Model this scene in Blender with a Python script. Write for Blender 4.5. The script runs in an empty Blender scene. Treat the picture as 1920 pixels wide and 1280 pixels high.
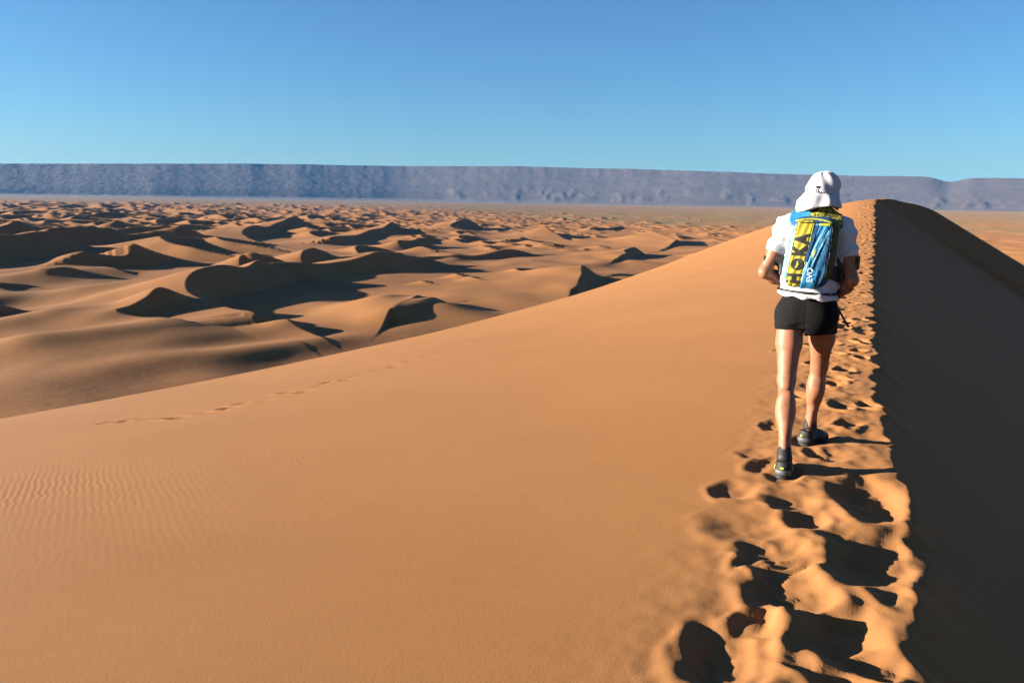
import bpy, bmesh, math, random
import numpy as np
from mathutils import Vector, Matrix

scene = bpy.context.scene
COL = scene.collection
rad = math.radians

# ------------------------------------------------------------------ camera
CAM_H = 1.6
PITCH, ROLL = rad(9.45), rad(0.85)
f0 = Vector((0, math.cos(PITCH), -math.sin(PITCH)))
u0 = Vector((0, math.sin(PITCH), math.cos(PITCH)))
r0 = Vector((1, 0, 0))
rr = math.cos(ROLL) * r0 + math.sin(ROLL) * u0
uu = -math.sin(ROLL) * r0 + math.cos(ROLL) * u0
cd = bpy.data.cameras.new('camera')
cam = bpy.data.objects.new('camera', cd)
COL.objects.link(cam)
cd.sensor_width = 36.0
cd.lens = 30.0
cd.clip_start = 0.05
cd.clip_end = 60000.0
cam.matrix_world = Matrix(((rr.x, uu.x, -f0.x, 0), (rr.y, uu.y, -f0.y, 0),
                           (rr.z, uu.z, -f0.z, CAM_H), (0, 0, 0, 1)))
scene.camera = cam

# ------------------------------------------------------------------ sky and sun
SUN_TRAVEL, SUN_ELEV = rad(89), rad(10.7)       # compass direction the light travels to, height of the sun
w = bpy.data.worlds.new('World')
scene.world = w
w.use_nodes = True
nt = w.node_tree
bg = nt.nodes['Background']
sky = nt.nodes.new('ShaderNodeTexSky')
sky.sky_type = 'NISHITA'
sky.sun_disc = False
sky.sun_elevation = SUN_ELEV
sky.sun_rotation = SUN_TRAVEL + math.pi
sky.altitude = 700
sky.air_density = 1.0
sky.dust_density = 0.8
sky.ozone_density = 3.0
tint = nt.nodes.new('ShaderNodeMix'); tint.data_type = 'RGBA'; tint.blend_type = 'MULTIPLY'
tint.inputs[0].default_value = 1.0
tint.inputs[7].default_value = (0.325, 0.48, 0.61, 1)        # the camera's cool, saturated rendering of the sky
nt.links.new(sky.outputs[0], tint.inputs[6])
nt.links.new(tint.outputs[2], bg.inputs[0])
bg.inputs[1].default_value = 0.05
sd = bpy.data.lights.new('sun', 'SUN')
sd.energy = 5.0
sd.angle = rad(0.53)
sd.color = (1.0, 0.87, 0.72)
sun = bpy.data.objects.new('sun', sd)
COL.objects.link(sun)
sdir = Vector((math.sin(SUN_TRAVEL) * math.cos(SUN_ELEV), math.cos(SUN_TRAVEL) * math.cos(SUN_ELEV), -math.sin(SUN_ELEV)))
sun.rotation_euler = sdir.to_track_quat('-Z', 'Y').to_euler()
sun.location = (-60, -15, 40)
vs = scene.view_settings
vs.view_transform = 'Standard'
vs.look = 'None'
vs.gamma = 1.0
vs.exposure = 2.62

# ------------------------------------------------------------------ helpers
def perlin(x, y, seed=0):
    x = np.asarray(x, np.float64); y = np.asarray(y, np.float64)
    rng = np.random.RandomState(seed)
    perm = rng.permutation(256); perm = np.concatenate([perm, perm, perm])
    ang = rng.rand(256) * 2 * np.pi
    gx, gy = np.cos(ang), np.sin(ang)
    xi = np.floor(x).astype(np.int64); yi = np.floor(y).astype(np.int64)
    xf, yf = x - xi, y - yi
    u = xf * xf * xf * (xf * (xf * 6 - 15) + 10); v = yf * yf * yf * (yf * (yf * 6 - 15) + 10)
    def g(ix, iy, fx, fy):
        h = perm[perm[ix & 255] + (iy & 255)]
        return gx[h] * fx + gy[h] * fy
    a = g(xi, yi, xf, yf); b = g(xi + 1, yi, xf - 1, yf)
    c = g(xi, yi + 1, xf, yf - 1); d = g(xi + 1, yi + 1, xf - 1, yf - 1)
    return (a + u * (b - a)) * (1 - v) + (c + u * (d - c)) * v

def fbm(x, y, n=4, seed=0, gain=0.5):
    t = 0; amp = 1.0; fr = 1.0
    for i in range(n):
        t = t + amp * perlin(x * fr + 17.3 * i, y * fr - 9.1 * i, seed + i)
        amp *= gain; fr *= 2.03
    return t

def sstep(a, b, x):
    t = np.clip((x - a) / (b - a), 0, 1)
    return t * t * (3 - 2 * t)

def pchip(xs, ys, x):
    xs = np.array(xs, float); ys = np.array(ys, float); h = np.diff(xs); d = np.diff(ys) / h
    m = np.zeros_like(ys); m[0] = d[0]; m[-1] = d[-1]
    for i in range(1, len(xs) - 1):
        m[i] = 0 if d[i - 1] * d[i] <= 0 else 2 * d[i - 1] * d[i] / (d[i - 1] + d[i])
    x = np.clip(x, xs[0], xs[-1]); k = np.clip(np.searchsorted(xs, x) - 1, 0, len(xs) - 2); t = (x - xs[k]) / h[k]
    return (1 + 2 * t) * (1 - t) ** 2 * ys[k] + t * (1 - t) ** 2 * h[k] * m[k] + t * t * (3 - 2 * t) * ys[k + 1] + t * t * (t - 1) * h[k] * m[k + 1]

def mesh_np(name, verts, quads, smooth=True):
    me = bpy.data.meshes.new(name)
    verts = np.ascontiguousarray(verts, np.float32); quads = np.ascontiguousarray(quads, np.int32)
    n, k = quads.shape
    me.vertices.add(len(verts)); me.vertices.foreach_set('co', verts.ravel())
    me.loops.add(n * k); me.loops.foreach_set('vertex_index', quads.ravel())
    me.polygons.add(n)
    me.polygons.foreach_set('loop_start', np.arange(0, n * k, k, dtype=np.int32))
    me.polygons.foreach_set('loop_total', np.full(n, k, np.int32))
    if smooth: me.polygons.foreach_set('use_smooth', np.ones(n, bool))
    me.update(calc_edges=True)
    return me

def grid_quads(nr, nc, wrap=False):
    i = np.arange(nr * nc).reshape(nr, nc)
    if wrap: i = np.concatenate([i, i[:, :1]], 1)
    return np.stack([i[:-1, :-1], i[:-1, 1:], i[1:, 1:], i[1:, :-1]], -1).reshape(-1, 4)

def add_obj(name, me, mat=None, parent=None, **props):
    o = bpy.data.objects.new(name, me)
    COL.objects.link(o)
    if mat is not None: me.materials.append(mat)
    if parent is not None: o.parent = parent
    for k, v in props.items(): o[k] = v
    return o

def float_attr(me, name, arr):
    a = me.attributes.new(name, 'FLOAT', 'POINT')
    a.data.foreach_set('value', np.ascontiguousarray(arr, np.float32).ravel())

class NT:
    """small node-tree helper"""
    def __init__(self, name):
        self.m = bpy.data.materials.new(name); self.m.use_nodes = True
        self.t = self.m.node_tree; self.b = self.t.nodes['Principled BSDF']
    def n(self, typ, **kw):
        x = self.t.nodes.new(typ)
        for k, v in kw.items():
            if k.startswith('_'): setattr(x, k[1:], v)
            else: x.inputs[k.replace('__', ' ')].default_value = v
        return x
    def l(self, a, b): self.t.links.new(a, b)
    def ramp(self, fac, stops):
        r = self.t.nodes.new('ShaderNodeValToRGB'); e = r.color_ramp.elements
        while len(e) < len(stops): e.new(0.5)
        for x, (p, c) in zip(e, stops):
            x.position = p; x.color = (*c, 1) if len(c) == 3 else c
        self.l(fac, r.inputs[0]); return r.outputs[0]
    def mix(self, fac, a, b, mode='MIX'):
        x = self.t.nodes.new('ShaderNodeMix'); x.data_type = 'RGBA'; x.blend_type = mode
        for s, v in ((x.inputs[0], fac), (x.inputs[6], a), (x.inputs[7], b)):
            if isinstance(v, (int, float)): s.default_value = v
            elif isinstance(v, tuple): s.default_value = (*v, 1)
            else: self.l(v, s)
        return x.outputs[2]
    def math(self, op, a, b=None):
        x = self.t.nodes.new('ShaderNodeMath'); x.operation = op
        for s, v in ((x.inputs[0], a), (x.inputs[1], b)):
            if v is None: continue
            if isinstance(v, (int, float)): s.default_value = v
            else: self.l(v, s)
        return x.outputs[0]
    def noise(self, vec, scale, detail=3, rough=0.55):
        x = self.n('ShaderNodeTexNoise', Scale=scale, Detail=detail, Roughness=rough)
        self.l(vec, x.inputs['Vector']); return x.outputs[0]
    def bump(self, h, strength, dist, prev=None):
        x = self.n('ShaderNodeBump', Strength=strength, Distance=dist)
        self.l(h, x.inputs['Height'])
        if prev is not None: self.l(prev, x.inputs['Normal'])
        return x.outputs[0]

# ------------------------------------------------------------------ sand materials
SAND = (0.209, 0.095, 0.0322)
def sand_near():
    k = NT('ridge_sand'); b = k.b
    geo = k.n('ShaderNodeNewGeometry'); P = geo.outputs['Position']
    big = k.noise(P, 0.35, 3)
    fine = k.noise(P, 90, 3, 0.7)
    mid = k.noise(P, 6, 4, 0.6)
    c = k.ramp(big, [(0.3, tuple(v * 0.93 for v in SAND)), (0.7, (SAND[0] * 1.05, SAND[1] * 1.06, SAND[2] * 1.08))])
    c = k.mix(0.10, c, k.ramp(fine, [(0.25, (0.09, 0.04, 0.016)), (0.75, (0.31, 0.147, 0.06))]))
    c = k.mix(0.08, c, k.ramp(mid, [(0.3, (0.14, 0.061, 0.023)), (0.7, (0.25, 0.117, 0.047))]))
    k.l(c, b.inputs['Base Color'])
    b.inputs['Roughness'].default_value = 0.9
    b.inputs['Diffuse Roughness'].default_value = 0.3
    b.inputs['Specular IOR Level'].default_value = 0.12
    # wind ripples: warped wave along the wind
    mp = k.n('ShaderNodeMapping'); mp.inputs['Rotation'].default_value = (0, 0, rad(-27)); k.l(P, mp.inputs['Vector'])
    wv = k.n('ShaderNodeTexWave', Scale=6.0, Distortion=5.0, Detail=2.0, Detail__Scale=0.55)
    wv.wave_type = 'BANDS'; wv.bands_direction = 'X'; wv.wave_profile = 'SIN'
    k.l(mp.outputs[0], wv.inputs['Vector'])
    at = k.n('ShaderNodeAttribute', _attribute_name='ripple')
    patch = k.ramp(k.noise(P, 0.8, 2), [(0.42, (0, 0, 0)), (0.62, (1, 1, 1))])
    amp = k.math('MULTIPLY', at.outputs['Fac'], k.math('ADD', 0.35, k.math('MULTIPLY', patch, 0.65)))
    hgt = k.math('MULTIPLY', wv.outputs['Fac'], amp)
    n1 = k.bump(hgt, 0.55, 0.012)
    grain = k.math('ADD', k.math('MULTIPLY', fine, 0.5), k.math('MULTIPLY', k.noise(P, 28, 3, 0.65), 0.35))
    n2 = k.bump(grain, 0.35, 0.006, n1)
    k.l(n2, b.inputs['Normal'])
    return k.m

def sand_field():
    k = NT('dune_field_sand'); b = k.b
    geo = k.n('ShaderNodeNewGeometry'); P = geo.outputs['Position']
    big = k.noise(P, 0.012, 4)
    c = k.ramp(big, [(0.3, (SAND[0] * 0.94, SAND[1] * 0.94, SAND[2] * 0.95)), (0.7, (SAND[0] * 1.06, SAND[1] * 1.07, SAND[2] * 1.1))])
    g = k.n('ShaderNodeAttribute', _attribute_name='gravel')
    gn = k.noise(P, 0.16, 5, 0.65)
    gm = k.math('MULTIPLY', g.outputs['Fac'], k.ramp(gn, [(0.3, (0.25, 0.25, 0.25)), (0.62, (1, 1, 1))]))
    gc = k.ramp(k.noise(P, 1.3, 4, 0.7), [(0.3, (0.09, 0.038, 0.014)), (0.7, (0.13, 0.056, 0.02))])
    c = k.mix(k.math('MULTIPLY', gm, 0.6), c, gc)
    s = k.n('ShaderNodeAttribute', _attribute_name='scrub')
    mp = k.n('ShaderNodeMapping', Scale=(1.0, 0.25, 1.0)); k.l(P, mp.inputs['Vector'])
    sn = k.noise(mp.outputs[0], 0.012, 5, 0.7)
    sm = k.math('MULTIPLY', s.outputs['Fac'], k.ramp(sn, [(0.36, (0.15, 0.15, 0.15)), (0.6, (1, 1, 1))]))
    sc = k.ramp(k.noise(mp.outputs[0], 0.03, 3), [(0.35, (0.105, 0.084, 0.033)), (0.65, (0.156, 0.104, 0.045))])
    c = k.mix(sm, c, sc)
    k.l(c, b.inputs['Base Color'])
    b.inputs['Roughness'].default_value = 0.92
    b.inputs['Diffuse Roughness'].default_value = 0.3
    b.inputs['Specular IOR Level'].default_value = 0.1
    h = k.math('ADD', k.math('MULTIPLY', k.noise(P, 0.5, 5, 0.65), 1.0), 0.0)
    hh = k.math('MULTIPLY', h, k.math('ADD', 0.2, k.math('MULTIPLY', g.outputs['Fac'], 0.3)))
    k.l(k.bump(hh, 0.25, 0.9), b.inputs['Normal'])
    return k.m

# ------------------------------------------------------------------ the ridge the path follows
RIDGE = rad(23)
eS = np.array([math.sin(RIDGE), math.cos(RIDGE)]); eT = np.array([math.cos(RIDGE), -math.sin(RIDGE)])
ZS = ([-60,-5,8,15,24,34,44,50,51.5,53,54,55,56,57,58,60,70,110],[-3,0,0,0.02,.15,.6,1.35,1.84,1.92,1.72,1.4,.6,-.7,-2.1,-3.6,-6.4,-18,-50])
TS = ([-60,0,3,3.8,4.8,6.6,8.8,11,16,24,35,44,50,52,54,56,58,60,70,110],[-3,.1,.19,.25,.24,.15,.07,.04,-.02,-.08,-.16,-.25,-.3,.6,2.6,5,8,11.5,30,110])
KS = ([-60,2,7,13,22,30,40,50,56],[.15,.158,.185,.215,.252,.288,.35,.42,.45])
US = ([-60,0,10,30,56],[15,15,15,12,7])
LEE = math.tan(rad(33.5))
BRINKS = [
    (46, [(-76.3, 250.7, 4.4), (-87.6, 265.4, 4.1), (-100.8, 282.5, 4.8), (-112.1, 296.2, 5.6), (-116.6, 304.0, 6.8), (-119.7, 315.0, 8.6), (-120.6, 330.6, 10.4), (-118.0, 350.3, 10.8), (-114.8, 365.9, 9.7), (-113.0, 381.1, 11.6)]),
    (40, [(-139.6, 439.7, 9.4), (-135.8, 442.3, 10.3), (-131.2, 445.3, 9.1), (-124.2, 449.9, 6.4)]),
    (40, [(-113.4, 397.2, 8.5), (-107.3, 407.1, 8.4), (-95.9, 423.8, 6.3), (-87.5, 434.8, 6.1), (-83.1, 440.6, 6.8), (-76.5, 450.5, 9.6), (-72.5, 455.9, 11.0), (-61.8, 467.2, 9.6), (-58.0, 471.8, 7.9), (-48.7, 481.0, 6.0), (-36.4, 493.4, 1.6)]),
    (40, [(-36.5, 261.9, 3.8), (-36.1, 269.5, 4.5), (-34.6, 280.6, 5.4), (-32.6, 291.3, 6.4)]),
    (75, [(-161.9, 634.8, 0.9), (-196.2, 697.9, 0.3), (-222.2, 745.0, 1.0), (-244.6, 786.0, 3.6), (-256.5, 811.8, 6.4), (-259.6, 840.2, 8.9), (-258.8, 882.2, 8.7), (-257.3, 917.7, 8.7), (-256.3, 959.2, 11.6), (-256.2, 1008.8, 17.2)]),
    (60, [(-152.4, 730.6, 6.8), (-148.9, 799.4, 4.5), (-144.0, 865.9, 5.5), (-139.1, 915.3, 7.2), (-136.8, 967.7, 12.0)]),
    (60, [(-42.5, 925.3, 0.9), (-53.3, 964.7, 2.0), (-69.5, 1017.3, 3.6), (-76.1, 1047.7, 6.3), (-70.1, 1095.2, 10.3), (-59.0, 1143.6, 12.0)]),
    (45, [(-55.1, 544.2, 2.6), (-39.2, 560.1, 1.0), (-22.4, 576.2, 3.0), (-10.4, 587.5, 5.4), (2.8, 598.1, 4.3), (16.2, 609.0, 0.8)]),
    (75, [(24.9, 342.9, 3.4), (28.1, 363.5, 4.2), (31.4, 388.2, 5.7), (33.6, 411.1, 7.6)]),
    (50, [(68.1, 558.2, 1.7), (74.0, 577.7, 2.6), (79.2, 595.6, 3.7), (79.7, 617.6, 5.4), (91.2, 645.0, 6.0)]),
    (55, [(125.0, 708.8, 0.9), (138.2, 742.9, 2.3), (145.7, 776.3, 5.5), (143.1, 838.8, 8.7), (139.6, 876.5, 10.4)]),
    (60, [(70.3, 778.9, 0.9), (54.7, 845.2, 0.9), (44.4, 894.6, 4.5), (34.5, 947.5, 10.4)]),
    (45, [(-217.0, 445.5, 2.0), (-222.4, 449.8, 6.1), (-226.6, 452.4, 8.7), (-223.1, 459.0, 8.0), (-216.6, 470.4, 6.5), (-213.5, 476.1, 7.7), (-212.2, 480.1, 9.6), (-214.0, 483.3, 12.4)]),
    (35, [(-195.8, 396.1, 0.4), (-203.1, 394.5, 1.2), (-209.3, 393.3, 2.5), (-211.4, 393.3, 4.1), (-208.6, 396.0, 5.2)]),
    (35, [(-100.2, 240.1, 3.8), (-110.3, 245.8, 4.0), (-117.3, 250.4, 5.1), (-116.3, 257.9, 6.1), (-115.3, 267.2, 7.9), (-114.3, 276.3, 10.0)]),
    (30, [(-155.7, 335.6, 0.9), (-153.2, 343.1, 2.0), (-149.7, 353.0, 3.9), (-146.2, 360.1, 4.0)]),
    (50, [(-290.9, 444.0, 14.0), (-292.2, 478.1, 15.0), (-291.3, 502.4, 14.6), (-289.8, 522.2, 14.8), (-288.1, 537.2, 13.6), (-288.4, 556.6, 7.6)]),
    (50, [(-327.3, 610.8, 13.0), (-313.5, 625.9, 14.2), (-304.8, 635.1, 12.5), (-299.1, 640.7, 12.3)]),
    (50, [(-300.4, 649.8, 8.0), (-288.8, 661.3, 8.1), (-277.0, 672.8, 10.7), (-264.5, 684.4, 14.2)]),
    (50, [(-385.5, 871.0, 3.4), (-398.1, 872.9, 6.9), (-408.2, 875.5, 11.5), (-404.7, 881.1, 13.6)]),
    (25, [(-52.2, 225.4, 0.4), (-56.0, 231.3, 1.4), (-59.8, 236.0, 2.1), (-64.2, 241.7, 3.2)]),
    (30, [(-152.6, 259.5, 0.4), (-157.9, 258.9, 1.1), (-161.8, 258.8, 2.7), (-162.6, 260.4, 4.8)]),
    (35, [(-4.0, 812.6, 2.5), (4.7, 820.2, 2.8), (8.7, 825.2, 4.7), (19.3, 835.9, 0.8)]),
    (35, [(-89.8, 672.8, 7.6), (-82.7, 690.4, 6.5), (-76.0, 707.6, 7.6), (-73.7, 724.4, 2.4)]),
    (30, [(-69.0, 673.3, 0.9), (-83.0, 692.8, 1.7), (-93.9, 709.6, 4.2), (-96.6, 713.8, 4.8)]),
    (35, [(-121.8, 493.1, 6.8), (-123.1, 505.9, 7.9), (-121.7, 524.8, 7.7), (-120.5, 548.8, 4.0)]),
    (35, [(101.0, 1109.6, 4.3), (127.2, 1160.7, 3.7), (150.5, 1204.1, 4.8)]),
    (45, [(-417.3, 698.2, 12.0), (-416.6, 712.1, 13.8), (-416.9, 722.2, 16.1)]),
    (40, [(-360.5, 642.6, 9.0), (-343.8, 632.5, 10.4), (-329.9, 622.9, 13.3)]),
]
PITS = [(2.95, -0.4, 0.213, 0.12, 0.1), (3.29, -0.02, 0.205, 0.13, 0.12), (3.57, -0.23, 0.198, 0.144, 0.1), (3.28, -0.3, 0.125, 0.034, 0.06), (4.12, 0.12, 0.35, 0.163, 0.12), (3.99, -0.39, 0.109, 0.101, 0.06), (4.5, -0.23, 0.149, 0.089, 0.07), (4.74, -0.32, 0.128, 0.105, 0.06), (4.98, 0.07, 0.35, 0.155, 0.12), (4.86, -0.65, 0.159, 0.099, 0.06), (4.29, -0.5, 0.188, 0.169, 0.045), (6.33, 0.04, 0.137, 0.165, 0.06), (6.45, -0.62, 0.149, 0.064, 0.05), (5.44, -0.53, 0.193, 0.081, 0.05), (3.08, 0.1, 0.106, 0.132, 0.1), (2.91, 0.01, 0.075, 0.091, 0.08), (4.0, -0.21, 0.101, 0.075, 0.04), (7.35, -0.08, 0.205, 0.148, 0.05), (11.83, -0.05, 0.35, 0.11, 0.07), (2.99, -0.14, 0.064, 0.076, 0.05), (5.64, -0.64, 0.104, 0.092, 0.03), (5.78, -0.17, 0.118, 0.105, 0.03), (4.32, -0.07, 0.106, 0.079, 0.04), (3.0, -0.27, 0.066, 0.05, 0.05)]
TRACK = [(8.07, -9.27), (8.03, -8.94), (8.18, -8.87), (8.05, -8.47), (7.98, -8.17), (7.94, -7.87), (8.07, -7.63), (8.15, -7.43), (8.35, -7.49), (8.79, -7.61), (8.73, -7.39), (8.81, -7.26), (9.48, -7.48), (9.4, -7.06), (9.98, -7.28), (10.33, -7.29), (10.4, -7.11), (10.76, -7.1), (11.39, -7.17), (11.58, -6.99), (12.33, -7.13), (12.89, -7.08), (13.32, -7.0), (14.33, -7.13), (14.6, -6.86), (15.66, -6.88), (16.27, -6.73), (17.9, -6.88), (18.59, -6.68), (19.91, -6.65), (22.19, -6.78), (23.17, -6.59), (27.3, -6.94), (29.3, -6.83), (31.11, -6.48)]


def ridge_base(s, t, rough=True):
    zc = pchip(*ZS, s); tc = pchip(*TS, s); dt = (pchip(*TS, s + .1) - pchip(*TS, s - .1)) / .2
    c = 1 / np.sqrt(1 + dt * dt)
    if rough:                                   # trampled, scalloped brink
        k = sstep(0, 2, s) * (1 - sstep(50, 54, s))
        sc = 1 + s * 0.02
        dn = k * sc * (0.10 * fbm(s * 1.25, s * 0 + 3.1, 3, 5, .6) + 0.13 * np.maximum(perlin(s * 2.3 + .8 * np.sin(s * 1.9), s * 0 + 8.4, 6), -.05) * (.6 + .8 * perlin(s * .7, s * 0 + 2.2, 9)) + 0.028 * perlin(s * 8.3, s * 0 + 1.7, 7))
        ex = np.exp(-np.maximum(t - tc, 0) / .25 - np.maximum(tc - t, 0) / .9)
        tc = tc + dn * ex
        zc = zc + ex * k * 0.03 * perlin(s * 1.1, s * 0 + 5.5, 8)
    u = tc - t
    uw = np.maximum(u, 0); K = pchip(*KS, s); ur = pchip(*US, s); wd = 2.2
    g = K * (np.sqrt(uw * uw + wd * wd) - wd) + .02 * np.maximum(uw - ur, 0) ** 2
    g = np.where(uw > ur + 10, K * (np.sqrt((ur + 10) ** 2 + wd * wd) - wd) + 2 + .65 * (uw - ur - 10), g)
    lee = (tc - t) * np.maximum(c, .93) * LEE
    return np.where(u > 0, zc - g, zc + lee), u

def stamp(z, s, t, s0, t0, rs, rt, dep, rot=0.0, seed=0, rim=0.25):
    if s0 > 9 and t0 > -2: dep = dep * (1 - .45 * min(1, (s0 - 9) / 10))
    """press an uneven foot hollow with a pushed-up rim into the sheet"""
    m = 1.9 * max(rs, rt)
    i0, i1 = np.searchsorted(s[:, 0], [s0 - m, s0 + m]); j0, j1 = np.searchsorted(t[0], [t0 - m, t0 + m])
    if i1 <= i0 or j1 <= j0: return
    S = s[i0:i1, j0:j1] - s0; T = t[i0:i1, j0:j1] - t0
    cr, sr = math.cos(rot), math.sin(rot)
    A = (S * cr + T * sr) / rs; B = (-S * sr + T * cr) / rt
    A = A + 0.28 * perlin(A * 1.3 + seed * 7.7, B * 1.3 + 2.2, seed % 50)
    B = B + 0.28 * perlin(A * 1.3 - 4.1, B * 1.3 + seed * 3.3, (seed + 9) % 50)
    r = np.sqrt(A * A + B * B)
    f = sstep(1.05, 0.3, r)
    ring = np.exp(-((r - 1.14) / 0.17) ** 2) * (0.7 + 0.6 * np.clip(-A, -1, 1))
    zz = z[i0:i1, j0:j1]; dg = DUG[i0:i1, j0:j1]
    crumbs = 0.006 * fbm(S * 17 + seed, T * 17, 3, seed % 30, .7) * f * sstep(.02, .06, dep)
    new = np.maximum(dg, dep * f)
    zz += rim * dep * ring * (1 - sstep(0, .02, dg)) - (new - dg) + crumbs
    dg[:] = new

def build_ridge():
    def lines(segs):
        out = [segs[0][0]]
        for a, b, d0, d1 in segs:
            x = a
            while x < b - 1e-6:
                d = d0 + (d1 - d0) * (x - a) / (b - a); x = min(x + d, b); out.append(x)
        return np.array(out)
    sl = lines([(-14, 1.2, .5, .2), (1.2, 2.4, .1, .018), (2.4, 8, .0165, .0195), (8, 20, .0195, .06), (20, 51, .055, .15), (51, 62, .15, .3), (62, 110, .4, 3)])
    tl = lines([(-105, -19, 2.2, .16), (-19, -2, .11, .06), (-2, -1.0, .06, .0165), (-1.0, .7, .0165, .0165), (.7, 2.5, .0165, .12), (2.5, 12, .1, .4), (12, 95, .5, 3)])
    S, T = np.meshgrid(sl, tl, indexing='ij')
    global DUG
    z, u = ridge_base(S, T); DUG = np.zeros_like(z)
    # broad soft relief on the windward flank
    wm = sstep(0.6, 3, u)
    z += wm * (0.007 * perlin(S * .45, T * .22, 21) + 0.0015 * perlin(S * 1.3, T * .6, 22))
    # trampled band: soft churned relief everywhere people have walked
    band = np.exp(-((u - 0.42) / 0.42) ** 2) * sstep(1.5, 2.4, S) * (1 - sstep(48, 54, S))
    z += band * (0.017 * fbm(S * 2.4, T * 3.2, 3, 31) + 0.010 * fbm(S * 9, T * 9, 2, 35))
    z += 0.003 * sstep(.05, -.3, u) * fbm(S * .9 + T * .5, T * .3, 3, 41)
    rng = random.Random(4)
    # older, half filled prints
    for i in range(60):
        s0 = 2.5 + 48 * rng.random() ** 1.5
        tc = float(pchip(*TS, np.array([s0]))[0])
        t0 = tc - abs(rng.gauss(0.38, 0.24))
        if abs(s0 - 5.25) < .28 and abs(t0 + .41) < .2 or abs(s0 - 6.1) < .3 and abs(t0 + .32) < .25: continue
        q = rng.uniform(.75, 1.25)
        stamp(z, S, T, s0, t0, .17 * q, .085 * q, rng.uniform(.01, .03), rng.gauss(0, .35), 100 + i, .35)
    # fresh prints along the path ahead
    s0 = 7.2; side = 1
    while s0 < 50:
        tc = float(pchip(*TS, np.array([s0]))[0])
        stamp(z, S, T, s0, tc - .28 + side * .12 + rng.gauss(0, .05), .19, .1, rng.uniform(.03, .05), rng.gauss(0, .2), int(s0 * 31) % 900, .3)
        stamp(z, S, T, s0 + .3, tc - .45 + rng.gauss(0, .16), .17, .09, rng.uniform(.02, .045), rng.gauss(0, .3), int(s0 * 57) % 900, .3)
        if rng.random() < .5:
            stamp(z, S, T, s0 + .2, tc - .02 + rng.gauss(0, .05), .2, .1, rng.uniform(.03, .06), rng.gauss(0, .3), int(s0 * 77) % 900, .25)
        s0 += rng.uniform(.5, .95) * (1 + s0 * .012); side = -side
    for i, (a, b, rs, rt, dep) in enumerate(PITS):
        stamp(z, S, T, a, b, rs * 1.3, rt * 1.4, dep * .46, 0.25 * math.sin(i * 2.1), 300 + i, .2)
    for i, (a, b) in enumerate(TRACK):
        stamp(z, S, T, a + .04 * math.sin(i * 3.3), b, .17, .12, .024 + .012 * math.sin(i * 1.7), .3, 500 + i, .35)
    for fs, ft, rot in ((5.30, -.425, -.07), (6.14, -.315, .45)):      # where the shoes press the sand flat
        A = (S - fs) * math.cos(rot) + (T - ft) * math.sin(rot); B = -(S - fs) * math.sin(rot) + (T - ft) * math.cos(rot)
        f = sstep(1.7, 1.0, np.sqrt((A / .17) ** 2 + (B / .075) ** 2))
        z = z * (1 - f) + f * -.038
    X = S * eS[0] + T * eT[0]; Y = S * eS[1] + T * eT[1]
    me = mesh_np('dune_ridge', np.stack([X, Y, z], -1).reshape(-1, 3), grid_quads(*S.shape)[:, ::-1])
    rip = np.exp(-((S - 4.4) / 1.3) ** 2 - ((T + 6.0) / 1.9) ** 2) * .22 + 0.004 * sstep(.8, 2, u)
    float_attr(me, 'ripple', np.clip(rip, 0, 1))
    o = add_obj('dune_ridge', me, sand_near(), kind='structure')
    return sl, tl, z

RS, RT, RZ = build_ridge()
def ridge_z(s, t):
    i = min(max(np.searchsorted(RS, s), 1), len(RS) - 1); j = min(max(np.searchsorted(RT, t), 1), len(RT) - 1)
    return float(RZ[i, j])

# ------------------------------------------------------------------ dune field, plain
FLOOR = -38.0
MOUNDS = [(-38.9, 290.5, 3.6, 14, 26, 15), (-135.3, 254.8, 2.8, 26, 12, 35), (-98.6, 222.2, 1.9, 30, 11, 40), (-77.0, 224.8, 1.7, 24, 10, 35), (-54.7, 215.4, 1.4, 20, 9, 40), (-116.9, 204.3, 2.0, 34, 12, 50), (-76.2, 189.8, 1.2, 26, 10, 45), (-170.7, 334.8, 2.6, 26, 14, 30), (-218.4, 386.6, 2.4, 30, 16, 20), (-20.6, 270.4, 2.0, 18, 30, 10), (-6.4, 326.5, 3.0, 18, 34, 10)]
def catmull(p, n=9):
    p = np.array(p, float); q = np.vstack([2 * p[0] - p[1], p, 2 * p[-1] - p[-2]]); out = []
    for i in range(1, len(q) - 2):
        for k in range(n):
            t = k / n; a, b, c, d = q[i - 1:i + 3]
            out.append(.5 * ((2 * b) + (c - a) * t + (2 * a - 5 * b + 4 * c - d) * t * t + (3 * b - a - 3 * c + d) * t ** 3))
    out.append(q[-2]); return np.array(out)

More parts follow.
